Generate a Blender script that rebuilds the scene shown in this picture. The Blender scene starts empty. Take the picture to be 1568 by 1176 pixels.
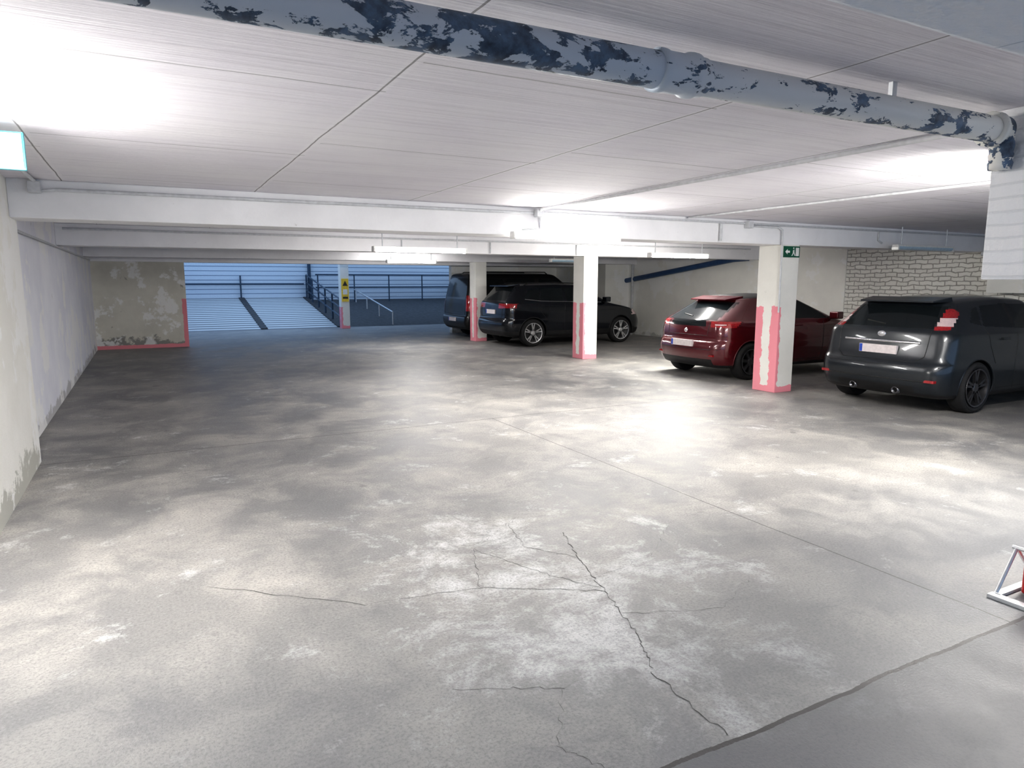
import bpy, bmesh, math, random
from mathutils import Vector, Matrix
from mathutils.bvhtree import BVHTree
random.seed(4)
S = bpy.context.scene
COL = S.collection

# ------------------------------------------------------------------ materials
class NB:
    def __init__(s, name):
        s.m = bpy.data.materials.new(name); s.m.use_nodes = True
        s.t = s.m.node_tree; s.t.nodes.clear()
        s.out = s.n('ShaderNodeOutputMaterial'); s.b = s.n('ShaderNodeBsdfPrincipled')
        s.l(s.b.outputs[0], s.out.inputs[0])
        s.tc = s.n('ShaderNodeTexCoord'); s.co = s.tc.outputs['Object']
        s._sep = None
    def n(s, t): return s.t.nodes.new(t)
    def l(s, a, b): s.t.links.new(a, b)
    def put(s, v, sock):
        if isinstance(v, bpy.types.NodeSocket): s.l(v, sock)
        elif isinstance(v, (tuple, list)):
            sock.default_value = (*v, 1) if (len(v) == 3 and len(sock.default_value) == 4) else v
        else: sock.default_value = v
    def math(s, op, a, b=0.0, c=0.0, clamp=False):
        n = s.n('ShaderNodeMath'); n.operation = op; n.use_clamp = clamp
        s.put(a, n.inputs[0]); s.put(b, n.inputs[1])
        if op in ('MULTIPLY_ADD', 'SMOOTH_MIN', 'COMPARE'): s.put(c, n.inputs[2])
        return n.outputs[0]
    def sep(s):
        if not s._sep:
            s._sep = s.n('ShaderNodeSeparateXYZ'); s.l(s.co, s._sep.inputs[0])
        return s._sep.outputs
    def vec(s, scale=(1, 1, 1), loc=(0, 0, 0)):
        n = s.n('ShaderNodeMapping'); s.l(s.co, n.inputs[0])
        n.inputs['Scale'].default_value = scale; n.inputs['Location'].default_value = loc
        return n.outputs[0]
    def noise(s, scale, detail=6, rough=.6, vec=None, dist=0.0):
        n = s.n('ShaderNodeTexNoise'); s.l(vec if vec is not None else s.co, n.inputs['Vector'])
        n.inputs['Scale'].default_value = scale; n.inputs['Detail'].default_value = min(detail, 6)
        n.inputs['Roughness'].default_value = rough; n.inputs['Distortion'].default_value = dist
        return n.outputs[0]
    def ramp(s, f, stops):
        n = s.n('ShaderNodeValToRGB'); s.l(f, n.inputs[0]); e = n.color_ramp.elements
        while len(e) < len(stops): e.new(.5)
        for i, (p, c) in enumerate(stops):
            if not isinstance(c, (tuple, list)): c = (c, c, c)
            e[i].position = p; e[i].color = (*c, 1)
        return n.outputs[0]
    def mix(s, f, a, b, mode='MIX'):
        n = s.n('ShaderNodeMix'); n.data_type = 'RGBA'; n.blend_type = mode
        s.put(f, n.inputs[0]); s.put(a, n.inputs[6]); s.put(b, n.inputs[7]); return n.outputs[2]
    def bump(s, h, strength=.3, dist=.02, prev=None):
        n = s.n('ShaderNodeBump'); n.inputs['Strength'].default_value = strength
        n.inputs['Distance'].default_value = dist; s.l(h, n.inputs['Height'])
        if prev is not None: s.l(prev, n.inputs['Normal'])
        return n.outputs[0]
    def fin(s, color, rough=.8, normal=None, metal=0.0, **kw):
        s.put(color, s.b.inputs['Base Color']); s.put(rough, s.b.inputs['Roughness'])
        s.put(metal, s.b.inputs['Metallic'])
        if normal is not None: s.l(normal, s.b.inputs['Normal'])
        for k, v in kw.items(): s.put(v, s.b.inputs[k.replace('_', ' ')])
        return s.m

def simple(name, c, rough=.5, metal=0.0, var=.08, scale=20, **kw):
    b = NB(name); f = b.noise(scale, 1)
    lo = tuple(max(0, x*(1-var)) for x in c); hi = tuple(min(1, x*(1+var)) for x in c)
    return b.fin(b.ramp(f, [(.3, lo), (.7, hi)]), rough, None, metal, **kw)

def emis(name, c, strength):
    b = NB(name)
    return b.fin((.9, .9, .9), .4, None, 0, Emission_Color=c, Emission_Strength=strength)

def plaster(name, light=(.80, .79, .74), dark=(.62, .6, .53), stain=(.24, .23, .19), stain_amt=.5, base_h=.5, pinkmask=None):
    b = NB(name)
    c = b.mix(b.ramp(b.noise(1.3, 4, .6), [(.35, 0.0), (.65, 1.0)]), light, dark)
    n2 = b.noise(2.2, 6, .72, dist=.4)
    z = b.sep()[2]
    low = b.math('MULTIPLY', b.math('SUBTRACT', base_h, z, clamp=True), .35/max(base_h, .01))
    f = b.math('ADD', n2, low)
    th = .72-.12*stain_amt
    sm = b.ramp(f, [(th-.02, 0.0), (th+.03, 1.0)])
    c = b.mix(b.math('MULTIPLY', sm, .8), c, stain)
    n3 = b.noise(1.1, 6, .65, b.vec(loc=(5, 3, 9)))
    c = b.mix(b.ramp(n3, [(.54, 0.0), (.57, .75)]), c, (.92, .92, .91))
    h = b.math('ADD', b.math('MULTIPLY', b.noise(30, 4, .6), .5), b.math('MULTIPLY', sm, .5))
    bp = b.bump(h, .4, .012)
    if pinkmask: c = b.mix(pinkmask(b), c, (.80, .30, .34))
    return b.fin(c, .85, bp)

def concrete_paint(name, col=(.82, .81, .84), pink=None):
    b = NB(name)
    n = b.noise(1.5, 5, .6)
    c = b.mix(b.ramp(n, [(.35, 0.0), (.7, 1.0)]), col, tuple(x*.90 for x in col))
    n2 = b.noise(9, 6, .7)
    c = b.mix(b.ramp(n2, [(.68, 0.0), (.74, .6)]), c, (.4, .38, .36))
    if pink: c = b.mix(pink(b), c, (.82, .31, .36))
    return b.fin(c, .7, b.bump(n2, .35, .012))

def brickmat(name, axis, c1, c2, mortar, w=.25, h=.085, ms=.012, bump=.9, rough=.8, blend=1.0):
    b = NB(name); sp = b.sep()
    cb = b.n('ShaderNodeCombineXYZ'); b.l(sp[axis], cb.inputs[0]); b.l(sp[2], cb.inputs[1])
    wv = b.n('ShaderNodeVectorMath'); wv.operation = 'ADD'
    nz = b.n('ShaderNodeTexNoise'); nz.inputs['Scale'].default_value = 5; b.l(b.co, nz.inputs['Vector'])
    sc = b.n('ShaderNodeVectorMath'); sc.operation = 'SCALE'; sc.inputs['Scale'].default_value = .05*blend
    b.l(nz.outputs['Color'], sc.inputs[0]); b.l(cb.outputs[0], wv.inputs[0]); b.l(sc.outputs[0], wv.inputs[1])
    br = b.n('ShaderNodeTexBrick'); b.l(wv.outputs[0], br.inputs['Vector'])
    br.inputs['Scale'].default_value = 1; br.inputs['Brick Width'].default_value = w
    br.inputs['Row Height'].default_value = h; br.inputs['Mortar Size'].default_value = ms
    br.inputs['Mortar Smooth'].default_value = .3
    br.inputs['Color1'].default_value = (*c1, 1); br.inputs['Color2'].default_value = (*c2, 1)
    br.inputs['Mortar'].default_value = (*mortar, 1)
    inv = b.math('SUBTRACT', 1.0, br.outputs['Fac'])
    hgt = b.math('ADD', inv, b.math('MULTIPLY', b.noise(20, 3, .6), .8))
    return b.fin(br.outputs['Color'], rough, b.bump(hgt, bump, .03))

def floor_mat():
    b = NB('concrete_floor_mat'); sp = b.sep(); x, y = sp[0], sp[1]
    big = b.noise(.38, 5, .6); med = b.noise(1.5, 6, .70, dist=.5); fine = b.noise(70, 3, .8)
    c = b.ramp(big, [(.32, (.165, .165, .172)), (.68, (.32, .31, .295))])
    c = b.mix(b.ramp(med, [(.44, 0.0), (.70, .60)]), c, (.56, .535, .49))
    # pale salts, concentrated around the cracked centre
    dx = b.math('SUBTRACT', x, 1.85); dy = b.math('SUBTRACT', y, 2.9)
    d = b.math('SQRT', b.math('ADD', b.math('MULTIPLY', dx, dx), b.math('MULTIPLY', b.math('MULTIPLY', dy, dy), .4)))
    near = b.math('SUBTRACT', 1.0, b.math('DIVIDE', d, 1.5), clamp=True)
    pn = b.noise(1.9, 6, .80, dist=.3)
    st = b.math('ADD', b.math('MULTIPLY', near, .16), pn)
    c = b.mix(b.ramp(st, [(.58, 0.0), (.73, .75)]), c, (.70, .71, .71))
    c = b.mix(b.ramp(pn, [(.32, .45), (.46, 0.0)]), c, (.13, .13, .14))
    ds = b.noise(2.9, 2, .5, b.vec(loc=(7, 1, 0)))
    c = b.mix(b.ramp(ds, [(.73, 0.0), (.76, .5)]), c, (.12, .12, .12))
    c = b.mix(b.ramp(fine, [(.36, .55), (.52, 0.0)]), c, (.11, .11, .11))
    c = b.mix(b.ramp(fine, [(.58, .0), (.72, .25)]), c, (.60, .59, .56))
    fg_shade = b.math('DIVIDE', b.math('SUBTRACT', b.math('ADD', 2.9, b.math('MULTIPLY', med, 1.4)), y), 1.4, clamp=True)
    c = b.mix(b.math('MULTIPLY', fg_shade, .5), c, (.12, .128, .145))  # light falloff toward the camera, painted into the floor colour
    yw = b.math('ADD', y, b.math('MULTIPLY', med, .06))
    slab = b.math('LESS_THAN', yw, 1.66)
    c = b.mix(b.math('MULTIPLY', slab, .7), c, (.085, .09, .10))
    def line(v, pos, w):
        return b.math('LESS_THAN', b.math('ABSOLUTE', b.math('SUBTRACT', v, pos)), w)
    j = line(yw, 1.66, .010)
    xw = b.math('ADD', x, b.math('MULTIPLY', med, .03))
    j2 = b.math('MULTIPLY', line(xw, 3.65, .005), b.math('GREATER_THAN', y, 1.6))
    j2 = b.math('MULTIPLY', j2, b.math('LESS_THAN', y, 7.35))
    j3 = line(b.math('ADD', y, b.math('MULTIPLY', med, .1)), 7.4, .009)
    jj = b.math('MAXIMUM', j, b.math('MAXIMUM', b.math('MULTIPLY', j2, .8), b.math('MULTIPLY', j3, .6)))
    c = b.mix(jj, c, (.04, .04, .04))
    r = b.ramp(med, [(.3, .42), (.7, .60)])
    bp = b.bump(b.math('ADD', b.math('MULTIPLY', fine, .6), b.math('MULTIPLY', med, .6)), .4, .008)
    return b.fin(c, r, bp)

def ceiling_mat():
    b = NB('concrete_ceiling_mat'); sp = b.sep(); x, y = sp[0], sp[1]
    n = b.noise(1.0, 4, .6)
    c = b.ramp(n, [(.3, (.81, .785, .85)), (.7, (.88, .865, .90))])
    streak = b.noise(1.0, 6, .7, b.vec((.6, 26, 1)))
    c = b.mix(b.ramp(streak, [(.50, 0.0), (.75, .5)]), c, (.58, .55, .60))
    wob = b.math('MULTIPLY', n, .04)
    xs = b.math('ADD', x, wob)
    m = b.math('PINGPONG', b.math('SUBTRACT', xs, 1.015+1.55*.5), .775)
    jo = b.math('GREATER_THAN', m, .7700)
    jl = b.ramp(m, [(.74, 0.0), (.755, .45)])
    m2 = b.math('PINGPONG', b.math('ADD', b.math('ADD', y, b.math('MULTIPLY', b.math('FLOOR', b.math('DIVIDE', b.math('SUBTRACT', x, 1.03), 1.55)), .47)), wob), .9)
    jo2 = b.math('MULTIPLY', b.math('GREATER_THAN', m2, .894), .6)
    c = b.mix(jl, c, (.90, .89, .92))
    c = b.mix(b.math('MULTIPLY', jo, .8), c, (.2, .19, .2)); c = b.mix(jo2, c, (.25, .24, .26))
    h = b.math('SUBTRACT', streak, jo)
    return b.fin(c, .75, b.bump(h, .8, .02))

# ------------------------------------------------------------------ mesh helpers
def obj(name, verts, faces, mats, parent=None, smooth=False, fm=None):
    me = bpy.data.meshes.new(name); me.from_pydata([tuple(v) for v in verts], [], faces); me.update()
    for m in (mats if isinstance(mats, (list, tuple)) else [mats]): me.materials.append(m)
    if fm:
        for p, i in zip(me.polygons, fm): p.material_index = i
    if smooth:
        for p in me.polygons: p.use_smooth = True
    o = bpy.data.objects.new(name, me); COL.objects.link(o)
    if parent: o.parent = parent
    return o

def empty(name, loc=(0, 0, 0), rz=0):
    e = bpy.data.objects.new(name, None); e.location = loc; e.rotation_euler = (0, 0, rz)
    e.empty_display_size = .2; COL.objects.link(e); return e

BF = [(0, 3, 2, 1), (4, 5, 6, 7), (0, 1, 5, 4), (1, 2, 6, 5), (2, 3, 7, 6), (3, 0, 4, 7)]
def box(name, lo, hi, mat, parent=None, bevel=0.0, segs=2):
    x0, y0, z0 = lo; x1, y1, z1 = hi
    v = [(x0, y0, z0), (x1, y0, z0), (x1, y1, z0), (x0, y1, z0), (x0, y0, z1), (x1, y0, z1), (x1, y1, z1), (x0, y1, z1)]
    o = obj(name, v, BF, mat, parent)
    if bevel:
        bm = bmesh.new(); bm.from_mesh(o.data)
        bmesh.ops.bevel(bm, geom=bm.edges[:], offset=bevel, segments=segs, affect='EDGES', profile=.7)
        bm.to_mesh(o.data); bm.free()
    return o

def tube(name, pts, r, mat, parent=None, cyclic=False, res=4):
    cu = bpy.data.curves.new(name, 'CURVE'); cu.dimensions = '3D'; cu.bevel_depth = r; cu.bevel_resolution = res
    sp = cu.splines.new('POLY'); sp.points.add(len(pts)-1)
    for p, q in zip(sp.points, pts): p.co = (*q, 1)
    sp.use_cyclic_u = cyclic; cu.use_fill_caps = True
    o = bpy.data.objects.new(name, cu); COL.objects.link(o)
    dg = bpy.context.evaluated_depsgraph_get()
    me = bpy.data.meshes.new_from_object(o.evaluated_get(dg)); me.name = name
    bpy.data.objects.remove(o)
    me.materials.clear(); me.materials.append(mat)
    for p in me.polygons: p.use_smooth = True
    o = bpy.data.objects.new(name, me); COL.objects.link(o)
    if parent: o.parent = parent
    return o

def lathe(prof, axis_o, segs=48, axis='Y'):
    vs, fs = [], []
    n = len(prof)
    for i in range(segs):
        a = 2*math.pi*i/segs
        for r, h in prof:
            if axis == 'Y': vs.append((axis_o[0]+r*math.cos(a), axis_o[1]+h, axis_o[2]+r*math.sin(a)))
            elif axis == 'X': vs.append((axis_o[0]+h, axis_o[1]+r*math.cos(a), axis_o[2]+r*math.sin(a)))
            else: vs.append((axis_o[0]+r*math.cos(a), axis_o[1]+r*math.sin(a), axis_o[2]+h))
    for i in range(segs):
        j = (i+1) % segs
        for k in range(n-1): fs.append((i*n+k, i*n+k+1, j*n+k+1, j*n+k))
    return vs, fs

def fixn(o):
    bm = bmesh.new(); bm.from_mesh(o.data); bmesh.ops.recalc_face_normals(bm, faces=bm.faces[:]); bm.to_mesh(o.data); bm.free()

# ------------------------------------------------------------------ room
M_floor = floor_mat(); M_ceil = ceiling_mat()
M_beam = concrete_paint('painted_beam_mat', (.91, .905, .92))
M_white = plaster('white_plaster_mat', (.90, .89, .84), (.83, .82, .78), (.5, .5, .47), .05, .2)
M_leftnear = plaster('peeling_plaster_mat', (.90, .89, .85), (.82, .81, .76), (.42, .42, .37), .30, .38)
M_leftfar = plaster('whitewashed_plaster_mat', (.87, .88, .93), (.79, .80, .87), (.45, .45, .45), .12, .25)
def endpink(b):
    z = b.math('ADD', b.sep()[2], b.math('MULTIPLY', b.noise(6, 4), .06)); x = b.sep()[0]
    m1 = b.math('LESS_THAN', z, .12)
    m2 = b.math('MULTIPLY', b.math('GREATER_THAN', b.math('ADD', x, b.math('MULTIPLY', b.noise(5, 4), .1)), .88), b.math('LESS_THAN', z, 1.25))
    return b.math('MAXIMUM', m1, m2)
M_end = plaster('stained_plaster_mat', (.74, .72, .64), (.62, .60, .53), (.22, .21, .20), .5, .4, endpink)
M_brick = brickmat('painted_brick_mat', 1, (.90, .89, .84), (.82, .81, .76), (.45, .43, .40), .24, .085, .010, 1.0, blend=1.8)
M_blue = brickmat('blue_block_wall_mat', 0, (.66, .72, .78), (.58, .65, .73), (.18, .24, .34), 40, .19, .014, .7, .8, .1)
M_bulk = brickmat('bulkhead_brick_mat', 0, (.90, .90, .91), (.87, .88, .90), (.80, .81, .83), .2, .065, .006, .5, blend=.5)

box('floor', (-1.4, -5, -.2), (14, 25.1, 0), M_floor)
box('ceiling', (-1.4, -2.2, 2.5), (14, 22.6, 2.7), M_ceil)
box('ramp_shade_slab', (6.9, 22.6, 2.85), (14, 26.6, 3.0), M_ceil)  # unseen slab added to cut sky light over the exit ramp
box('wall_left', (-1.4, -5, 0), (-.95, 7.5, 2.5), M_leftnear)
box('wall_left_far', (-1.4, 7.5, 0), (-1.1, 19.4, 2.5), M_leftfar)
box('wall_end', (-1.4, 19.4, 0), (.93, 19.65, 2.5), M_end)
box('wall_ramp_left', (-.9, 19.65, 0), (.75, 31.2, 3.3), M_leftfar)
box('wall_ramp_back', (.5, 31.2, 0), (14, 31.4, 3.3), M_blue)
box('wall_back', (8.75, 20.6, 0), (14, 20.8, 2.5), M_white)
box('wall_back_jog', (12.7, 17.7, 0), (13.6, 20.6, 2.5), M_white)
box('wall_right', (13.6, 10.0, 0), (13.8, 31.4, 2.5), M_white)
box('wall_right_brick', (13.62, -5, 0), (13.8, 10.0, 2.5), M_brick)

def beam(y0, y1, z0, x0=-1.1, x1=13.6):
    box('ceiling_beam', (x0, y0, z0), (x1, y1, 2.5), M_beam, bevel=.012)
beam(7.13, 7.55, 2.18, -.95)
beam(12.2, 12.6, 2.18)
beam(17.3, 17.7, 2.18)
beam(19.35, 19.75, 2.13)
box('ceiling_beam', (-.95, .5, 2.18), (13.6, .96, 2.5), brickmat('near_beam_brick_mat', 0, (.90, .92, .96), (.86, .89, .95), (.62, .66, .74), .6, .08, .004, .5), bevel=.012)
box('ceiling_bulkhead', (3.86, 1.78, 1.66), (4.5, 2.05, 2.5), M_bulk, bevel=.01)

def pillar(x0, x1, y0, y1, top, pinkh, name='concrete_pillar', z0=0):
    cx, cy, hx, hy = (x0+x1)/2, (y0+y1)/2, (x1-x0)/2, (y1-y0)/2
    def pk(b):
        sp = b.sep()
        nz = b.math('MULTIPLY', b.math('SUBTRACT', b.noise(7, 4), .5), .12)
        g = b.n('ShaderNodeNewGeometry'); sn = b.n('ShaderNodeSeparateXYZ'); b.l(g.outputs['Normal'], sn.inputs[0])
        isY = b.math('GREATER_THAN', b.math('ABSOLUTE', sn.outputs[1]), .6)
        ay = b.math('ADD', b.math('ABSOLUTE', b.math('SUBTRACT', sp[1], cy)), nz)
        mX = b.math('GREATER_THAN', ay, hy-.14)
        mY = b.math('LESS_THAN', b.math('ADD', sp[0], nz), x0+.05)
        side = b.math('ADD', b.math('MULTIPLY', mX, b.math('SUBTRACT', 1.0, isY)), b.math('MULTIPLY', mY, isY))
        z = b.math('ADD', sp[2], nz)
        up = b.math('MULTIPLY', side, b.math('LESS_THAN', z, pinkh))
        return b.math('MAXIMUM', up, b.math('LESS_THAN', z, .10))
    m = concrete_paint('pillar_paint_mat', (.86, .85, .80), pk)
    return box(name, (x0, y0, z0), (x1, y1, top), m, bevel=.012)
pillar(8.22, 8.58, 7.1, 7.53, 2.18, 1.28)
pillar(8.2, 8.56, 12.2, 12.6, 2.18, 1.2)
pillar(8.06, 8.4, 17.3, 17.68, 2.18, 1.2)
pillar(6.1, 6.4, 24.3, 24.6, 2.52, .75)

# ramp area ------------------------------------------------
bb = NB('ramp_slat_mat')
w = bb.n('ShaderNodeTexWave'); w.bands_direction = 'Y'; w.inputs['Scale'].default_value = .9; w.inputs['Distortion'].default_value = .3
bb.l(bb.co, w.inputs['Vector'])
M_ramp = bb.fin(bb.ramp(w.outputs['Fac'], [(.08, (.10, .11, .12)), (.3, (.50, .52, .53)), (1, (.62, .64, .65))]), .6, bb.bump(w.outputs['Fac'], .5, .03))
M_dark = simple('dark_asphalt_mat', (.045, .047, .052), .7, 0, .3, 8)
M_bsteel = simple('blue_steel_mat', (.05, .08, .12), .4, .5)
M_galv = simple('galvanised_mat', (.62, .64, .66), .4, .6)
def ramp(name, x0, x1, y0, y1, z1, mat, par):
    v = [(x0, y0, 0.0), (x1, y0, 0.0), (x1, y1, z1), (x0, y1, z1), (x0, y0, -.2), (x1, y0, -.2), (x1, y1, -.2), (x0, y1, -.2)]
    return obj(name, v, [(0, 1, 2, 3), (7, 6, 5, 4), (4, 5, 1, 0), (5, 6, 2, 1), (6, 7, 3, 2), (7, 4, 0, 3)], mat, par)
er = empty('entrance_ramp')
ramp('slatted_slab', .76, 6.35, 25.1, 31.19, .95, M_ramp, er)
for nm, x0, x1 in (('drain_strip_mid', 3.5, 3.72), ('drain_strip_edge', 6.15, 6.34)):
    v = [(x0, 25.12, .0), (x1, 25.12, .0), (x1, 31.15, .95), (x0, 31.15, .95), (x0, 25.12, .035), (x1, 25.12, .035), (x1, 31.15, .985), (x0, 31.15, .985)]
    obj(nm, v, BF, M_dark, er)
for k in range(6):
    y = 25.3+k*1.15; zb = .95*(y-25.1)/6.1
    tube('handrail_post_%d' % k, [(6.3, y, zb), (6.3, y, zb+1.0)], .035, M_bsteel, er)
for dz in (.35, .68, 1.0): tube('handrail_rail', [(6.3, 25.3, .03+dz), (6.3, 31.05, .93+dz)], .032, M_bsteel, er)
tube('wall_rail', [(.9, 31.1, 1.55), (6.2, 31.1, 1.55)], .03, M_bsteel, er)
tube('wall_rail_post', [(3.6, 31.1, .95), (3.6, 31.1, 1.9)], .03, M_bsteel, er)
er2 = empty('exit_ramp')
ramp('asphalt_slab', 6.36, 13.59, 25.1, 31.19, .85, M_dark, er2)
for k in range(5):
    tube('handrail_post_%d' % k, [(6.7+k*1.6, 30.6, .7), (6.7+k*1.6, 30.6, 1.95)], .028, M_bsteel, er2)
for z in (1.4, 1.95): tube('handrail_rail', [(6.6, 30.6, z), (13.4, 30.6, z)], .03, M_bsteel, er2)
tube('lane_divider_rail', [(8.3, 25.3, .5), (8.3, 30.6, 1.3)], .03, M_galv, er2)
for k in range(4): tube('lane_divider_post_%d' % k, [(8.3, 25.3+k*1.7, .02+k*.236), (8.3, 25.3+k*1.7, .5+k*.257)], .025, M_galv, er2)
tube('downpipe', [(6.45, 31.1, .87), (6.45, 31.1, 2.7)], .07, M_bsteel, er2)

M_yel = simple('yellow_sign_mat', (.85, .6, .05), .4); M_blk = simple('black_plastic_mat', (.015, .015, .017), .45)
M_wht = simple('white_plastic_mat', (.82, .82, .8), .4)
sg = empty('warning_sign')
box('board', (6.13, 24.27, .95), (6.37, 24.3, 1.75), M_yel, sg)
obj('triangle', [(6.16, 24.262, 1.5), (6.34, 24.262, 1.5), (6.25, 24.262, 1.68)], [(0, 1, 2)], M_blk, sg)
box('text_block', (6.16, 24.262, 1.05), (6.34, 24.27, 1.12), M_blk, sg)
box('text_block_2', (6.17, 24.262, 1.2), (6.33, 24.27, 1.38), M_wht, sg)

M_grn = simple('green_sign_mat', (.008, .10, .055), .35)
ex = empty('emergency_exit_sign')
yy = 7.085
box('plate', (8.24, yy, 2.0), (8.57, yy+.015, 2.16), M_grn, ex)
y2 = yy-.003
def flat(name, pts, mat, par): return obj(name, [(x, y2, z) for x, z in pts], [tuple(range(len(pts)))], mat, par)
flat('arrow', [(8.26, 2.08), (8.31, 2.12), (8.31, 2.095), (8.36, 2.095), (8.36, 2.065), (8.31, 2.065), (8.31, 2.04)], M_wht, ex)
flat('door', [(8.48, 2.02), (8.55, 2.02), (8.55, 2.14), (8.48, 2.14)], M_wht, ex)
flat('runner_body', [(8.42, 2.10), (8.45, 2.115), (8.455, 2.07), (8.42, 2.06)], M_wht, ex)
flat('runner_leg_a', [(8.42, 2.065), (8.44, 2.065), (8.41, 2.02), (8.395, 2.02)], M_wht, ex)
flat('runner_leg_b', [(8.435, 2.065), (8.455, 2.07), (8.475, 2.03), (8.46, 2.02)], M_wht, ex)
flat('runner_head', [(8.435+.013*math.cos(a*.785), 2.132+.013*math.sin(a*.785)) for a in range(8)], M_wht, ex)

M_cy = emis('sign_panel_emission_mat', (.10, .55, .85), .8)
M_green_lit = simple('sign_white_panel_mat', (.10, .5, .6), .3)
hs = empty('hanging_exit_sign')
box('housing', (-.86, 4.66, 2.25), (-.52, 4.70, 2.45), M_green_lit, hs, bevel=.006)
box('panel', (-.85, 4.652, 2.26), (-.53, 4.66, 2.44), M_cy, hs)
box('bracket', (-.71, 4.67, 2.45), (-.68, 4.69, 2.499), M_wht, hs)

# ------------------------------------------------------------------ lamps
def lamp(x, y, z, L, axis, strength, on=True, col=(1, .98, .95), rod=0):
    e = empty('fluorescent_lamp', (x, y, z), 0 if axis == 'X' else math.pi/2)
    h = L/2
    m = emis('lamp_diffuser_mat', col, strength) if on else simple('lamp_off_mat', (.45, .6, .72), .3)
    box('housing', (-h, -.05, .035), (h, .05, .065), M_wht, e, bevel=.006)
    prof = [(math.cos(math.pi*k/8)*.055, -math.sin(math.pi*k/8)*.05+.035) for k in range(9)]
    vs = [(sx*(h-.03), p[0], p[1]) for sx in (-1, 1) for p in prof]
    fs = [(k, k+1, 10+k, 9+k) for k in range(8)]+[tuple(range(9)), tuple(reversed(range(9, 18)))]
    d = obj('diffuser', vs, fs, m, e); fixn(d)
    box('cap_a', (-h, -.056, -.018), (-h+.03, .056, .04), M_wht, e, bevel=.005)
    box('cap_b', (h-.03, -.056, -.018), (h, .056, .04), M_wht, e, bevel=.005)
    if rod:
        for q in (-.4, .4): tube('suspension_rod', [(q*L, 0, .06), (q*L, 0, rod-.002)], .008, M_galv, e)
    return e
K = 3.4
lamp(-.74, 3.80, 2.34, 1.45, 'Y', 46*K, rod=.16, col=(1, .97, .93))
lamp(5.75, 2.6, 2.34, 1.5, 'X', 76*K, rod=.16, col=(1, .97, .91))
lamp(4.5, 7.055, 2.155, 1.5, 'X', 46*K, col=(1, .97, .92))
lamp(3.75, 10.0, 2.1, 1.5, 'X', 16*K, rod=.4)
lamp(8.75, 9.9, 2.1, 1.4, 'X', 70*K, rod=.4, col=(1, .98, .92))
lamp(5.9, 16.4, 2.12, 1.3, 'X', 30*K, rod=.38)
lamp(9.6, 14.9, 2.15, 1.2, 'X', 8, False, rod=.35)
lamp(11.2, 6.85, 2.16, 1.5, 'X', 4, False, rod=.34)

# ------------------------------------------------------------------ pipes and conduits
b = NB('peeling_paint_pipe_mat')
n = b.noise(15, 6, .68, b.vec((.5, 1, 1)), .3)
n0 = b.noise(2.2, 3, .5, b.vec((1, .3, .3), (2.1, 0, 0)))
xx = b.sep()[0]
f = b.math('ADD', n, b.math('MULTIPLY', b.math('SUBTRACT', n0, .5), .5))
bias = b.ramp(b.math('DIVIDE', xx, 4.0), [(.05, .02), (.15, .05), (.38, .06), (.46, .02), (1, 0.02)])
f = b.math('ADD', f, bias)
pc = b.ramp(b.math('DIVIDE', xx, 4.0), [(0, (.58, .62, .68)), (.4, (.52, .59, .68)), (.5, (.68, .70, .72)), (1, (.82, .81, .76))])
mk = b.ramp(f, [(.575, 0.0), (.587, 1.0)])
c = b.mix(mk, pc, b.ramp(b.noise(20, 4), [(.3, (.03, .04, .06)), (.7, (.12, .19, .30))]))
M_pipe = b.fin(c, .5, b.bump(b.math('SUBTRACT', 1.0, mk), .6, .006))
pp = empty('drain_pipe')
py, pr = 1.98, .062
def pz(x): return 2.368+.004*x
tube('pipe_run', [(-.95, py, pz(-.95)), (3.74, py, pz(3.74))], pr, M_pipe, pp, res=12)
prof = [(pr, -.11), (pr+.010, -.11), (pr+.011, -.095), (pr+.010, -.08), (pr+.006, -.07), (pr+.006, .02), (pr+.014, .03), (pr+.015, .045), (pr+.014, .06), (pr+.006, .07), (pr+.005, .10), (pr, .11)]
v, f_ = lathe(prof, (1.72, py, pz(1.7)), 40, 'X'); o = obj('coupling', v, f_, M_pipe, pp, True); fixn(o)
prof = [(pr, 0), (pr+.02, 0), (pr+.02, .03), (pr+.008, .035), (pr+.008, .10), (0.0, .10)]
v, f_ = lathe(prof, (3.68, py, pz(3.7)), 40, 'X'); o = obj('end_socket', v, f_, M_pipe, pp, True); fixn(o)
box('hanger_a', (.3, py-.01, 2.42), (.33, py+.01, 2.5), M_galv, pp); box('hanger_b', (2.9, py-.01, 2.43), (2.93, py+.01, 2.5), M_galv, pp)
v, f_ = lathe([(.0, -.16), (.05, -.16), (.055, -.13), (.05, -.12), (.055, -.09), (.05, -.08), (.055, -.05), (.05, 0.0), (0, .0)], (3.80, py-.0, 2.36), 32, 'Z')
o = obj('elbow_drop', v, f_, M_pipe, pp, True); fixn(o)

M_cond = simple('conduit_paint_mat', (.58, .59, .61), .5)
def cond(pts, r=.014): return tube('electrical_conduit', pts, r, M_cond)
cond([(4.12, 2.1, 2.480), (4.12, 7.0, 2.480), (4.12, 7.095, 2.44)], .016)
cond([(4.06, 7.11, 2.44), (-.6, 7.11, 2.42), (-.75, 7.11, 2.40), (-.75, 7.09, 2.48), (-.75, 4.72, 2.48)], .016)
cond([(4.15, 7.11, 2.39), (4.15, 7.11, 2.26), (3.9, 7.11, 2.24)])
cond([(4.2, 7.11, 2.45), (13.5, 7.11, 2.45)])
cond([(6.4, 2.8, 2.482), (6.4, 7.08, 2.482)])
cond([(7.0, 7.10, 2.43), (7.0, 7.10, 2.2)], .02)
cond([(7.55, 7.10, 2.42), (8.1, 7.10, 2.42), (8.18, 7.08, 2.38), (8.19, 7.08, 1.2)], .014)
cond([(10.4, 7.11, 2.43), (10.4, 7.11, 2.3), (10.5, 7.11, 2.26)])
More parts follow.
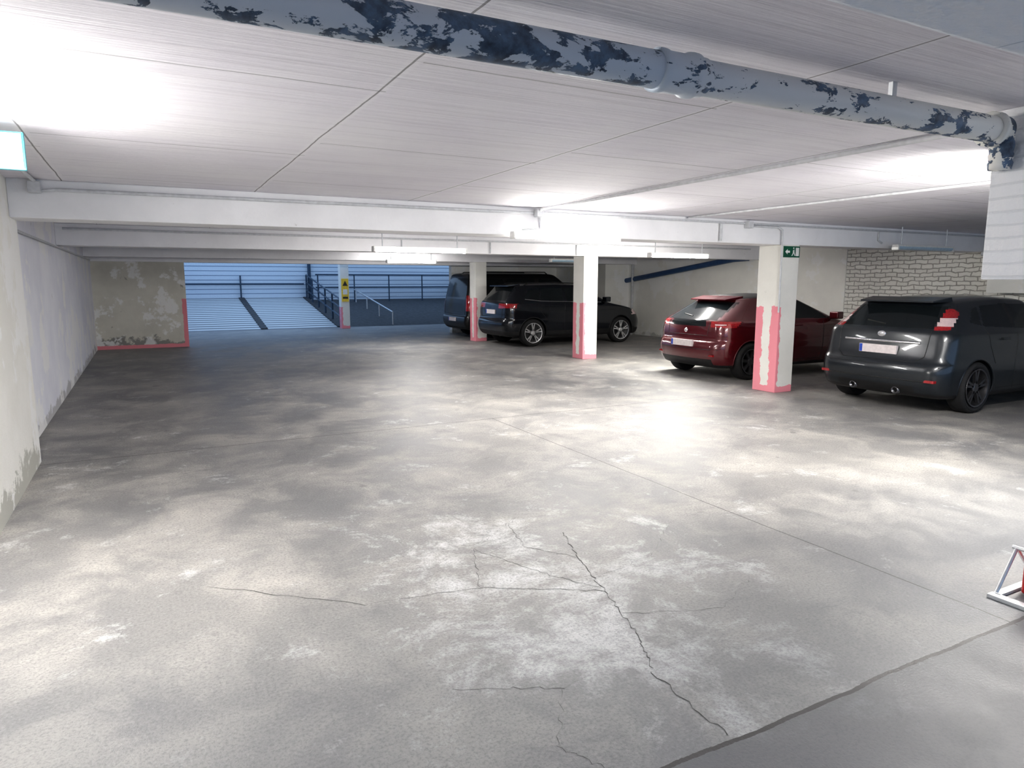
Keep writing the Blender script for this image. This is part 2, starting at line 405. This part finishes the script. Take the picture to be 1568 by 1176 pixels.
for y in (12.18, 17.28): cond([(-1.0, y, 2.42), (13, y, 2.42)], .016)
cond([(-1.08, 7.7, 2.15), (-1.08, 19, 2.15)], .015)
for x in (4.2, 6.0, 8.0): cond([(x, 12.18, 2.4), (x, 12.18, 2.19)])
for i, (x, y, z) in enumerate(((4.12, 7.06, 2.44), (7.5, 7.06, 2.43), (-.75, 7.06, 2.43))):
    box('junction_box', (x-.045, y-.03, z-.045), (x+.045, y+.06, z+.045), M_cond, bevel=.008)
M_bpipe = simple('blue_pipe_paint_mat', (.04, .09, .20), .4)
tube('blue_pipe', [(13.5, 17.68, 1.68), (13.5, 13.2, 2.22), (13.5, 12.7, 2.24)], .075, M_bpipe)
tube('wall_downpipe', [(13.45, 17.3, 0), (13.45, 17.3, 2.17)], .04, M_cond)
ub = empty('wall_utility_box')
box('cabinet', (13.3, 6.2, 1.45), (13.62, 6.95, 2.1), M_white, ub, bevel=.01)
tube('pipe', [(13.25, 6.05, 1.2), (13.25, 6.05, 1.95), (13.25, 6.2, 2.12), (13.25, 7.05, 2.14)], .04, M_cond, ub)
tube('pipe', [(13.3, 5.8, 1.0), (13.3, 5.8, 2.45)], .06, M_cond, ub)

# floor cracks
M_crack = simple('crack_mat', (.06, .06, .06), .9)
def crack(pts, w0):
    P = []
    for (a, b_) in zip(pts[:-1], pts[1:]):
        for k in range(14):
            t = k/14; P.append((a[0]+(b_[0]-a[0])*t+random.uniform(-.012, .012), a[1]+(b_[1]-a[1])*t+random.uniform(-.012, .012)))
    P.append(pts[-1]); V = []
    for i, p in enumerate(P):
        w_ = w0*random.uniform(.3, 1)
        V += [(p[0]-w_, p[1]-w_*.4, .0015), (p[0]+w_, p[1]+w_*.6, .0015)]
    return obj('floor_crack', V, [(2*i, 2*i+1, 2*i+3, 2*i+2) for i in range(len(P)-1)], M_crack)
crack([(2.35, 3.7), (2.2, 3.3), (2.08, 2.85), (1.95, 2.4), (1.80, 2.1), (1.78, 1.66)], .003)
crack([(2.08, 2.85), (1.5, 3.2), (.9, 3.3), (.2, 3.9)], .0022)
crack([(2.1, 3.0), (2.6, 3.1), (3.1, 3.5), (3.6, 3.6)], .0022)
crack([(1.9, 2.3), (1.4, 2.2), (1.0, 2.4)], .0018)
crack([(1.5, 3.2), (1.7, 3.7), (2.2, 4.1)], .002)
crack([(1.7, 3.7), (1.9, 3.2), (2.08, 2.9)], .0018)
crack([(2.2, 3.3), (2.0, 3.6), (2.1, 4.0), (2.5, 4.3)], .0018)
crack([(2.0, 2.6), (2.5, 2.4), (2.9, 2.6)], .0018)
crack([(1.4, 2.2), (1.2, 1.9), (1.3, 1.68)], .0016)

# folding barrier bracket with red post at right
M_red = simple('red_enamel_mat', (.45, .02, .02), .3)
fe = empty('folding_parking_barrier', (4.07, 1.72, 0))
for s in (-.10, .10):
    box('base_rail', (-.24, s-.02, 0), (.26, s+.02, .018), M_galv, fe, bevel=.003)
    tube('brace_%d' % (s > 0), [(-.2, s, .025), (-.04, s, .24)], .009, M_galv, fe)
    tube('strut_%d' % (s > 0), [(-.04, s, .24), (.18, s, .02)], .009, M_galv, fe)
box('cross_plate', (-.25, -.12, .0), (-.2, .12, .022), M_galv, fe, bevel=.003)
tube('axle', [(-.04, -.12, .24), (-.04, .12, .24)], .011, M_galv, fe)
box('red_post', (-.07, -.05, .012), (.05, .05, .46), M_red, fe, bevel=.02, segs=3)

# ------------------------------------------------------------------ cars
M_tyre = simple('tyre_rubber_mat', (.014, .014, .015), .8)
M_rimS = simple('alloy_silver_mat', (.75, .76, .78), .28, .9)
M_rimD = simple('alloy_dark_mat', (.14, .14, .15), .3, .8)
M_glass = simple('tinted_glass_mat', (.010, .013, .015), .10, 0, .1, 3, Specular_IOR_Level=.35)
M_trim = simple('black_trim_mat', (.010, .010, .011), .5)
M_chrome = simple('chrome_mat', (.8, .8, .82), .15, 1.0)
M_tail = simple('tail_light_red_mat', (.28, .010, .014), .12, 0, .3, 40, Coat_Weight=1.0)
M_clear = simple('lamp_clear_mat', (.62, .48, .48), .1, 0, .1, 60, Coat_Weight=1.0)
M_plate = simple('licence_plate_mat', (.66, .60, .60), .4); M_pblue = simple('plate_blue_mat', (.02, .07, .4), .4)

def inpoly(x, y, P):
    c = False; j = len(P)-1
    for i in range(len(P)):
        if (P[i][1] > y) != (P[j][1] > y) and x < (P[j][0]-P[i][0])*(y-P[i][1])/(P[j][1]-P[i][1])+P[i][0]: c = not c
        j = i
    return c
def lerpz(zp, x):
    if x <= zp[0][0]: return zp[0][1]
    for a, b in zip(zp[:-1], zp[1:]):
        if x <= b[0]:
            t = (x-a[0])/(b[0]-a[0]); t = t*t*(3-2*t)*.5+t*.5
            return a[1]+(b[1]-a[1])*t
    return zp[-1][1]
def ring(xr, xf, w, cr, cf, br, bf, zp, L, tp=.05):
    H = []
    for k in range(13):
        y = (w-cr)*k/12; H.append((xr+br*(y/w)**2, y))
    x0 = H[-1][0]
    for k in range(1, 11):
        a = math.pi/2*k/10; H.append((x0+cr*(1-math.cos(a)), w-cr+cr*math.sin(a)))
    fy = w-cf*.75; xfe = xf-bf*(fy/w)**2
    xs, xe = x0+cr, xfe-cf
    for k in range(1, 81): H.append((xs+(xe-xs)*k/80, w))
    for k in range(1, 11):
        a = math.pi/2*k/10; H.append((xe+cf*math.sin(a), fy+cf*.75*math.cos(a)))
    for k in range(1, 13):
        y = fy*(1-k/12); H.append((xf-bf*(y/w)**2, y))
    R = []
    for x, y in H:
        q = abs(2*x/L-1)**3; R.append(Vector((x, y*(1-tp*q), lerpz(zp, x))))
    m = len(R)-1
    return R+[Vector((R[i].x, -R[i].y, R[i].z)) for i in range(m-1, 0, -1)]

def car(name, p, loc, rz, paint, rimmat, paintfn, details):
    L = p['L']; root = empty(name, loc, rz)
    rings = [ring(*lv, L, p.get('tp', .05)) for lv in p['levels']]
    for it in range(3):
        new = [rings[0]]
        for a, b in zip(rings[:-1], rings[1:]):
            new.append([u*.75+v*.25 for u, v in zip(a, b)]); new.append([u*.25+v*.75 for u, v in zip(a, b)])
        new.append(rings[-1]); rings = new
    out = [rings[0]]
    for a, b in zip(rings[:-1], rings[1:]):
        d = max((u-v).length for u, v in zip(a, b)); 
        dm = sum((u-v).length for u, v in zip(a, b))/len(a)
        n_ = max(1, math.ceil(max(dm/.016, d/.06)))
        for k in range(1, n_+1): out.append([u.lerp(v, k/n_) for u, v in zip(a, b)])
    rings = out; N = len(rings[0]); V = [v for r_ in rings for v in r_]; F = []
    for i in range(len(rings)-1):
        for k in range(N):
            j = (k+1) % N; F.append((i*N+k, i*N+j, (i+1)*N+j, (i+1)*N+k))
    m = N//2
    for base in (0, (len(rings)-1)*N):
        F.append((base, base+1, base+N-1)); F.append((base+m-1, base+m, base+m+1))
        for i in range(1, m-1): F.append((base+i, base+i+1, base+N-i-1, base+N-i))
    body = obj('body', V, F, [paint, M_glass, M_trim, M_tail, M_chrome, M_clear], root); fixn(body)
    R = p['R']; hw = p['W']/2; Ra = p.get('Ra', R+.045)
    for wx in p['wx']:
        vs, fs = [], []
        for sgn in (1, -1):
            o0 = len(vs)
            for yy_ in (hw-.27, hw+.2):
                for k in range(64):
                    a = 2*math.pi*k/64; vs.append((wx+Ra*math.cos(a), sgn*yy_, R+Ra*math.sin(a)))
            for k in range(64):
                j = (k+1) % 64; fs.append((o0+k, o0+j, o0+64+j, o0+64+k))
            fs.append(tuple(range(o0, o0+64))); fs.append(tuple(range(o0+64, o0+128)))
        c = obj('cut', vs, fs, M_trim); fixn(c)
        md = body.modifiers.new('b', 'BOOLEAN'); md.operation = 'DIFFERENCE'; md.object = c; md.solver = 'EXACT'
        c.matrix_world = Matrix.LocRotScale(Vector(loc), Matrix.Rotation(rz, 3, 'Z').to_quaternion(), None)
        bpy.context.view_layer.update()
        dg = bpy.context.evaluated_depsgraph_get()
        me = bpy.data.meshes.new_from_object(body.evaluated_get(dg)); body.modifiers.clear(); body.data = me
        bpy.data.objects.remove(c)
    me = body.data
    me.materials.clear()
    for mm in (paint, M_glass, M_trim, M_tail, M_chrome, M_clear): me.materials.append(mm)
    for f in me.polygons:
        c = f.center; idx = paintfn(c.x, abs(c.y), c.z, f.normal)
        for wx in p['wx']:
            if math.hypot(c.x-wx, c.z-R) < Ra-.0005 and abs(c.y) > hw-.4: idx = 2
            if abs(c.y) < hw-.2 and c.z < p['gc']+.02: idx = 2
        f.material_index = idx; f.use_smooth = True
    try: me.set_sharp_from_angle(angle=math.radians(38))
    except Exception: pass
    bvh = BVHTree.FromPolygons([v.co for v in me.vertices], [tuple(q.vertices) for q in me.polygons])
    def rear(y, z, off=0):
        h = bvh.ray_cast(Vector((-1, y, z)), Vector((1, 0, 0)))[0]; return Vector((h.x-off if h else 0, y, z))
    def side(x, z, s=-1, off=0):
        h = bvh.ray_cast(Vector((x, s*2, z)), Vector((0, -s, 0)))[0]; return Vector((x, (h.y if h else s*hw)+s*off, z))
    def rline(nm, pts, r_, mat):
        Q = []
        for a, b in zip(pts[:-1], pts[1:]):
            for k in range(12): Q.append(rear(a[0]+(b[0]-a[0])*k/12, a[1]+(b[1]-a[1])*k/12))
        Q.append(rear(*pts[-1])); tube(nm, Q, r_, mat, root, res=2)
    def sline(nm, pts, r_, mat):
        for s in (-1, 1):
            Q = []
            for a, b in zip(pts[:-1], pts[1:]):
                for k in range(12): Q.append(side(a[0]+(b[0]-a[0])*k/12, a[1]+(b[1]-a[1])*k/12, s))
            Q.append(side(*pts[-1], s)); tube(nm, Q, r_, mat, root, res=2)
    for wi, wx in enumerate(p['wx']):
        for s in (-1, 1):
            y0 = s*(hw-.015); tw = .215
            vs, fs, fmi = [], [], []
            def add(v_, f__, mi):
                o0 = len(vs); vs.extend(v_); fs.extend([tuple(i+o0 for i in q) for q in f__]); fmi.extend([mi]*len(f__))
            rr = p.get('rim', R*.70)
            tp_ = [(rr, -s*.02), (rr+.02, 0), (R-.04, s*.006), (R-.012, -s*.008), (R, -s*.03), (R, -s*(tw-.03)), (R-.02, -s*tw), (rr, -s*tw)]
            v_, f__ = lathe(tp_, (wx, y0, R), 56); add(v_, f__, 0)
            v_, f__ = lathe([(rr+.006, 0), (rr+.004, s*.008), (rr-.014, s*.004), (rr-.02, -s*.03), (rr-.03, -s*.12), (rr-.03, -s*.2)], (wx, y0, R), 56); add(v_, f__, 1)
            v_, f__ = lathe([(rr-.02, -s*.11), (.0, -s*.11)], (wx, y0, R), 56); add(v_, f__, 2)
            v_, f__ = lathe([(.065, -s*.1), (.065, -s*.02), (.05, -s*.008), (.0, -s*.006)], (wx, y0, R), 32); add(v_, f__, 1)
            ns = p.get('spokes', 5)
            for k in range(ns):
                for da in ((-.16, .16) if p.get('dbl', True) else (0,)):
                    a = 2*math.pi*k/ns+.3; a2 = a+da
                    dirr = Vector((math.cos(a), 0, math.sin(a))); d2 = Vector((math.cos(a2), 0, math.sin(a2)))
                    A = dirr*.045; B = d2*(rr-.008); per = (B-A).cross(Vector((0, 1, 0))).normalized()
                    w1, w2 = .016, .014 if p.get('dbl', True) else .03
                    P4 = [A-per*w1, A+per*w1, B+per*w2, B-per*w2]
                    q = [(wx+t.x, y0-s*.012, R+t.z) for t in P4]+[(wx+t.x, y0-s*.05, R+t.z) for t in P4]
                    add(q, BF, 1)
            o = obj('wheel_%d_%s' % (wi, 'r' if s < 0 else 'l'), vs, fs, [M_tyre, rimmat, M_trim], root, fm=fmi); fixn(o)
            for q in o.data.polygons: q.use_smooth = True
            try: o.data.set_sharp_from_angle(angle=math.radians(35))
            except Exception: pass
        for s in (-1, 1):
            Q = []
            for k in range(31):
                a = math.radians(-12+204*k/30); X = wx+(Ra+.002)*math.cos(a); Z = R+(Ra+.002)*math.sin(a)
                if Z < p['gc']+.05: continue
                h = side(X+.012*math.cos(a), Z+.012*math.sin(a), s); Q.append((X, h.y-s*.006, Z))
            if len(Q) > 3: tube('arch_lip', Q, .012, M_trim if p.get('cladlip') else paint, root, res=2)
    cx, bz = p['mx'], p['mz']
    for s in (-1, 1):
        o = box('mirror', (cx-.07, min(s*(hw-.02), s*(hw+.16)), bz), (cx+.09, max(s*(hw-.02), s*(hw+.16)), bz+.13), paint, root, bevel=.035, segs=4)
        box('mirror_stalk', (cx-.02, min(s*(hw-.14), s*hw), bz-.01), (cx+.05, max(s*(hw-.14), s*hw), bz+.04), M_trim, root, bevel=.01)
    for hx in p['handles']:
        for s in (-1, 1):
            h = side(hx, p['hz'], s); y_ = h.y
            box('door_handle', (hx-.09, min(y_-s*.01, y_+s*.03), p['hz']-.014), (hx+.09, max(y_-s*.01, y_+s*.03), p['hz']+.014), paint, root, bevel=.01)
    zpl = p['pz']
    xx_ = min(rear(0, zpl+.05).x, rear(0, zpl-.05).x, rear(.25, zpl).x)
    box('licence_plate', (xx_-.012, -.26, zpl-.055), (xx_+.03, .26, zpl+.055), M_plate, root, bevel=.004)
    box('licence_plate_band', (xx_-.014, .215, zpl-.05), (xx_-.010, .255, zpl+.05), M_pblue, root)
    for pts in p['seams']: sline('door_seam', pts, .0045, M_trim)
    details(root, rear, side, rline, sline)
    return root

M_grey_paint = simple('gunmetal_paint_mat', (.012, .016, .021), .28, .2, .05, 60, Coat_Weight=.6, Coat_Roughness=.05)
M_redp = simple('dark_red_paint_mat', (.085, .002, .007), .25, .2, .05, 60, Coat_Weight=1.0, Coat_Roughness=.04)
M_navy = simple('black_blue_paint_mat', (.005, .007, .012), .2, .3, .05, 60, Coat_Weight=.6, Coat_Roughness=.04)
M_black = simple('black_paint_mat', (.004, .004, .005), .3, .1, .05, 60, Coat_Weight=.4, Coat_Roughness=.06)

def hatch_levels(L, W, H, gc, zb_r, zb_f, cowl, zc, rf, rr, xbelt, nose, wr, drop=0.0, rc=0.0):
    h = W/2
    return [
        (.35, L-.35, h-.22, .2, .2, .05, .05, [(0, gc+.02), (L, gc+.02)]),
        (.16, L-.14, h-.05, .2+rc, .3, .06+rc, .1, [(0, gc+.04), (L, gc)]),
        (.04, L-.03, h-.015, .24+rc, .38, .08+rc, .14, [(0, gc+.16), (L, gc+.14)]),
        (.0, L, h, .26+rc, .42, .09+rc, .16, [(0, gc+.34), (L, gc+.3)]),
        (.03, L-.01, h, .25+rc, .42, .09+rc, .16, [(0, gc+.46), (L, gc+.40)]),
        (.09, L-.03, h-.005, .22+rc, .42, .08+rc, .16, [(0, gc+.50), (L, gc+.46)]),
        (xbelt-.03, L-.08, h-.005, .2+rc, .42, .07+rc, .16, [(0, zb_r-.22), (L*.6, zb_f-.2), (L, nose-.1)]),
        (xbelt, L-.22, h-.02, .2+rc, .42, .07+rc, .16, [(0, zb_r-.04), (cowl, zb_f-.05), (L, nose)]),
        (xbelt+.02, cowl+.05, h-.055, .2+rc, .25, .07+rc, .12, [(0, zb_r), (cowl, zc)]),
        (xbelt+.05, cowl, h-.075, .2+rc, .25, .07+rc, .12, [(0, zb_r+.03), (cowl, zc+.02)]),
        (rr, rf+.08, wr+.03, .18+rc, .22, .06+rc, .1, [(0, H-.12-drop), (L*.4, H-.085), (rf, H-.10)]),
        (rr+.03, rf, wr-.02, .16+rc, .2, .06+rc, .1, [(0, H-.07-drop), (L*.38, H-.035), (rf, H-.06)]),
        (rr+.2, rf-.25, wr*.6, .12, .15, .03, .05, [(0, H-.035-drop), (L*.38, H-.005), (rf, H-.03)]),
        (rr+.45, rf-.5, .1, .06, .06, .0, .0, [(0, H-.02-drop), (L*.38, H), (rf, H-.015)]),
    ]
P1 = dict(L=4.35, W=1.84, R=.325, gc=.16, wx=(.80, 3.44), levels=hatch_levels(4.35, 1.84, 1.47, .16, 1.04, .97, 3.2, .99, 2.35, .50, .17, .76, .62, .03),
          mx=2.85, mz=1.02, handles=(1.35, 2.3), hz=.93, pz=.78, spokes=5, rim=.24, Ra=.36,
          seams=[[(2.62, .28), (2.66, .6), (2.68, 1.0)], [(1.62, .28), (1.6, .6), (1.66, 1.0)], [(.98, 1.05), (1.02, .85), (1.15, .62)], [(.95, .3), (2.7, .3)]])
def pf1(x, ay, z, n):
    if z < .26: return 2
    if n.x < -.12 and z < .35 and ay < .55: return 2
    if abs(n.y) > .45 and z > 1.0:
        if inpoly(x, z, [(1.70, 1.05), (2.84, 1.02), (2.40, 1.335), (1.72, 1.365)]): return 1
        if inpoly(x, z, [(.98, 1.09), (1.63, 1.055), (1.65, 1.365), (1.12, 1.34)]): return 1
        if inpoly(x, z, [(1.63, 1.055), (1.70, 1.05), (1.72, 1.365), (1.65, 1.365)]): return 2
        if inpoly(x, z, [(.74, 1.14), (.94, 1.10), (1.06, 1.33), (.92, 1.30)]): return 1
    if inpoly(x, z, [(.16, 1.04), (.33, 1.06), (.64, 1.26), (.60, 1.31), (.40, 1.30)]) and ay > .61+(1.20-z)*.12:
        return 5 if 1.10 < z < 1.20 else 3
    if n.x < -.25 and 1.07 < z < 1.34 and ay < .60: return 1
    if n.x > .3 and z > 1.02 and ay < .75-.2*(z-1): return 1
    if x > 4.0 and .62 < z < .78 and ay > .45: return 5
    if x > 4.1 and .3 < z < .6 and ay < .5: return 2
    return 0
def det1(root, rear, side, rline, sline):
    vs = [(.40, -.5, 1.385), (.40, .5, 1.385), (.40, -.5, 1.405), (.40, .5, 1.405), (.72, -.56, 1.39), (.72, .56, 1.39), (.72, -.54, 1.45), (.72, .54, 1.45)]
    o = obj('roof_spoiler', vs, [(0, 1, 3, 2), (4, 6, 7, 5), (0, 4, 5, 1), (2, 3, 7, 6), (0, 2, 6, 4), (1, 5, 7, 3)], M_grey_paint, root); fixn(o)
    rline('chrome_strip', [(-.52, .885), (.52, .885)], .018, M_chrome)
    rline('tailgate_seam', [(-.62, 1.04), (-.60, .72), (-.5, .65), (.5, .65), (.60, .72), (.62, 1.04)], .005, M_trim)
    rline('bumper_crease', [(-.8, .60), (.8, .60)], .006, M_grey_paint)
    rline('bumper_low_crease', [(-.78, .42), (.78, .42)], .008, M_trim)
    for s in (-1, 1):
        a = rear(s*.70, .43); box('reflector', (a.x-.008, s*.70-.09, .41), (a.x+.05, s*.70+.09, .445), M_tail, root, bevel=.004)
        a = rear(s*.30, .30)
        v, f = lathe([(.045, .2), (.045, 0), (.036, 0), (.034, .2)], (a.x-.01, s*.30, .27), 24, 'X'); obj('exhaust_tip', v, f, M_rimD, root, True)
        v, f = lathe([(.035, .05), (.0, .05)], (a.x-.01, s*.30, .27), 24, 'X'); obj('exhaust_hole', v, f, M_trim, root)
    a = rear(0, .97)
    v, f = lathe([(0, -.012), (.03, -.010), (.04, 0), (.04, .02)], (a.x, 0, .975), 24, 'X')
    obj('badge', [(p[0], p[1]*1.5, p[2]) for p in v], f, M_chrome, root, True)
    rline('wiper', [(0, 1.10), (.3, 1.14)], .010, M_trim)
car('hatchback_car', P1, (8.36, 5.68, 0), 0.0, M_grey_paint, M_rimD, pf1, det1)

P2 = dict(L=4.15, W=1.76, R=.31, gc=.17, wx=(.78, 3.3), tp=.09, levels=hatch_levels(4.15, 1.76, 1.44, .17, .99, .95, 3.05, .99, 2.2, .68, .12, .76, .56, .06, .05),
          mx=2.75, mz=.99, handles=(1.9,), hz=.9, pz=.61, spokes=7, rim=.215, dbl=False,
          seams=[[(2.5, .28), (2.54, .6), (2.56, .97)], [(1.35, .28), (1.33, .6), (1.4, .98)], [(.95, .3), (2.6, .3)]])
def pf2(x, ay, z, n):
    if z < .26: return 2
    if n.x < -.1 and z < .36 and ay < .6: return 2
    if abs(n.y) > .45 and z > .97:
        if inpoly(x, z, [(1.46, 1.02), (2.72, 1.0), (2.28, 1.31), (1.50, 1.34)]): return 1
        if inpoly(x, z, [(.98, 1.08), (1.40, 1.025), (1.44, 1.34), (1.22, 1.31)]): return 1
    if .89 < z < .99 and ay > .50 and x < .30+(z-.85)*1.3+.1*(ay > .7):
        return 5 if (.925 < z < .945 and .6 < ay < .75) else 3
    if n.x < -.2 and 1.01 < z < 1.30 and ay < .60-(z-1.0)*.2: return 1
    if n.x < -.05 and .90 < z <= 1.01 and ay < .42: return 1
    if n.x > .3 and z > 1.01 and ay < .72-.2*(z-1): return 1
    if z > 1.36 and n.z > .75: return 2
    if x > 3.8 and .62 < z < .78 and ay > .45: return 5
    if x > 3.9 and .3 < z < .6 and ay < .5: return 2
    return 0
def det2(root, rear, side, rline, sline):
    vs = [(.57, -.42, 1.33), (.57, .42, 1.33), (.57, -.42, 1.345), (.57, .42, 1.345), (.92, -.48, 1.34), (.92, .48, 1.34), (.92, -.48, 1.40), (.92, .48, 1.40)]
    o = obj('roof_spoiler', vs, [(0, 1, 3, 2), (4, 6, 7, 5), (0, 4, 5, 1), (2, 3, 7, 6), (0, 2, 6, 4), (1, 5, 7, 3)], M_redp, root); fixn(o)
    rline('tailgate_seam', [(-.5, .98), (-.48, .75), (.48, .75), (.5, .98)], .005, M_trim)
    rline('bumper_crease', [(-.72, .52), (.72, .52)], .006, M_trim)
    for s in (-1, 1):
        a = rear(s*.60, .42); box('reflector', (a.x-.006, s*.60-.07, .405), (a.x+.07, s*.60+.07, .435), M_tail, root, bevel=.004)
    a = rear(0, .82)
    v, f = lathe([(0, -.012), (.03, -.010), (.04, 0), (.04, .02)], (a.x, 0, .82), 24, 'X'); obj('badge', v, f, M_chrome, root, True)
    rline('wiper', [(0, 1.06), (.28, 1.09)], .010, M_trim)
car('hatchback_car', P2, (8.18, 9.12, 0), math.radians(0), M_redp, M_rimD, pf2, det2)

P3 = dict(L=4.46, W=1.84, R=.35, gc=.22, wx=(.86, 3.62), levels=hatch_levels(4.46, 1.84, 1.61, .22, 1.14, 1.07, 3.35, 1.09, 2.55, .42, .12, .90, .64),
          mx=3.05, mz=1.12, handles=(1.45, 2.4), hz=1.03, pz=.88, spokes=5, rim=.255, cladlip=True,
          seams=[[(2.82, .36), (2.86, .7), (2.88, 1.08)], [(1.80, .36), (1.78, .7), (1.82, 1.1)], [(1.0, 1.12), (1.08, .9), (1.25, .7)], [(.6, .93), (3.4, .90)]])
def pf3(x, ay, z, n):
    if z < .40: return 2
    if abs(n.y) > .45 and z > 1.1:
        if inpoly(x, z, [(1.88, 1.14), (3.0, 1.12), (2.60, 1.46), (1.90, 1.49)]): return 1
        if inpoly(x, z, [(1.12, 1.17), (1.81, 1.145), (1.83, 1.49), (1.20, 1.475)]): return 1
        if inpoly(x, z, [(.66, 1.22), (1.07, 1.175), (1.14, 1.47), (.80, 1.42)]): return 1
    if .98 < z < 1.10 and ay > .40 and x < .36+(z-.96)*.5: return 3
    if n.x < -.2 and 1.17 < z < 1.50 and ay < .62: return 1
    if n.x > .3 and z > 1.1 and ay < .76-.2*(z-1.1): return 1
    if x > 4.0 and .76 < z < .9 and ay > .45: return 5
    if x > 4.1 and .45 < z < .85 and ay < .4: return 2
    return 0
def det3(root, rear, side, rline, sline):
    vs = [(.32, -.52, 1.525), (.32, .52, 1.525), (.32, -.52, 1.547), (.32, .52, 1.547), (.64, -.58, 1.54), (.64, .58, 1.54), (.64, -.56, 1.585), (.64, .56, 1.585)]
    o = obj('roof_spoiler', vs, [(0, 1, 3, 2), (4, 6, 7, 5), (0, 4, 5, 1), (2, 3, 7, 6), (0, 2, 6, 4), (1, 5, 7, 3)], M_navy, root); fixn(o)
    for s in (-1, 1):
        tube('roof_rail', [(.75, s*.60, 1.56), (.85, s*.60, 1.605), (1.6, s*.61, 1.625), (2.4, s*.60, 1.60), (2.5, s*.60, 1.55)], .014, M_trim, root)
    rline('bumper_crease', [(-.8, .62), (.8, .62)], .008, M_trim)
    sline('window_chrome', [(.66, 1.205), (1.12, 1.155), (2.98, 1.105)], .008, M_chrome)
    rline('tailgate_seam', [(-.6, .98), (-.58, .75), (.58, .75), (.6, .98)], .005, M_trim)
car('suv_car', P3, (7.84, 16.1, 0), 0, M_navy, M_rimS, pf3, det3)

Lv = 4.9; h = .95
lv = [
    (.35, Lv-.3, h-.22, .2, .2, .03, .05, [(0, .24), (Lv, .22)]),
    (.12, Lv-.12, h-.05, .15, .3, .03, .1, [(0, .26), (Lv, .22)]),
    (.0, Lv, h, .15, .38, .04, .14, [(0, .45), (Lv, .45)]),
    (.01, Lv-.01, h, .15, .40, .04, .14, [(0, .62), (Lv, .62)]),
    (.06, Lv-.04, h, .12, .40, .04, .14, [(0, .66), (Lv, .68)]),
    (.07, Lv-.1, h-.005, .12, .4, .04, .14, [(0, .95), (Lv, .85)]),
    (.08, Lv-.2, h-.02, .12, .4, .04, .14, [(0, 1.06), (3.9, 1.06), (Lv, .95)]),
    (.09, 4.1, h-.04, .12, .3, .04, .1, [(0, 1.14), (4.1, 1.18)]),
    (.10, 4.05, h-.05, .12, .3, .04, .1, [(0, 1.18), (4.1, 1.2)]),
    (.22, 3.3, h-.17, .14, .25, .04, .1, [(0, 1.80), (3.3, 1.80)]),
    (.28, 3.15, h-.24, .14, .25, .04, .1, [(0, 1.88), (3.3, 1.87)]),
    (.5, 2.9, .4, .1, .15, .02, .05, [(0, 1.90), (3.3, 1.90)]),
    (.8, 2.6, .1, .05, .05, .0, .0, [(0, 1.91), (3.3, 1.91)]),
]
P4 = dict(L=Lv, W=1.9, R=.34, gc=.2, wx=(.95, 4.0), levels=lv, mx=3.55, mz=1.2, handles=(1.6, 2.9), hz=1.0, pz=.55, spokes=5, rim=.22, dbl=False,
          seams=[[(3.4, .3), (3.45, 1.15)], [(2.4, .3), (2.4, 1.75)], [(1.35, .3), (1.35, 1.75)]])
def pf4(x, ay, z, n):
    if z < .34: return 2
    if abs(n.y) > .45 and 1.2 < z < 1.72:
        if inpoly(x, z, [(2.5, 1.22), (3.8, 1.24), (3.35, 1.70), (2.52, 1.72)]): return 1
        if 1.42 < x < 2.36 or .4 < x < 1.3: return 1
    if n.x < -.3 and 1.2 < z < 1.74 and ay < .70: return 1
    if .80 < z < 1.25 and ay > .76 and x < .25: return 3
    if n.x > .3 and z > 1.22: return 1
    if x > 4.4 and .75 < z < .95 and ay > .5: return 5
    return 0
def det4(root, rear, side, rline, sline):
    rline('bumper_crease', [(-.85, .66), (.85, .66)], .008, M_trim)
    rline('tailgate_seam', [(-.74, 1.75), (-.74, .7), (.74, .7), (.74, 1.75)], .005, M_trim)
    for s in (-1, 1): tube('roof_rail', [(.6, s*.66, 1.87), (.7, s*.66, 1.93), (2.8, s*.66, 1.93), (2.9, s*.66, 1.86)], .015, M_trim, root)
car('van', P4, (8.05, 18.95, 0), 0, M_black, M_rimD, pf4, det4)

# ------------------------------------------------------------------ world, camera
w = bpy.data.worlds.new('World'); S.world = w; w.use_nodes = True
nt = w.node_tree; nt.nodes.clear()
bg = nt.nodes.new('ShaderNodeBackground'); wo = nt.nodes.new('ShaderNodeOutputWorld')
bg.inputs[0].default_value = (.46, .67, 1.0, 1); bg.inputs[1].default_value = 1.0
nt.links.new(bg.outputs[0], wo.inputs[0])

cam = bpy.data.cameras.new('camera'); co = bpy.data.objects.new('camera', cam); COL.objects.link(co)
co.location = (0, 0, 1.65); co.rotation_euler = (math.radians(90-8.5), 0, math.radians(-28))
cam.lens = 24.1; cam.sensor_width = 36; cam.clip_start = .05
S.camera = co
S.view_settings.view_transform = 'Standard'
try: S.view_settings.look = 'Medium High Contrast'
except Exception as e:
    print('look failed', e)
S.view_settings.exposure = 0.25
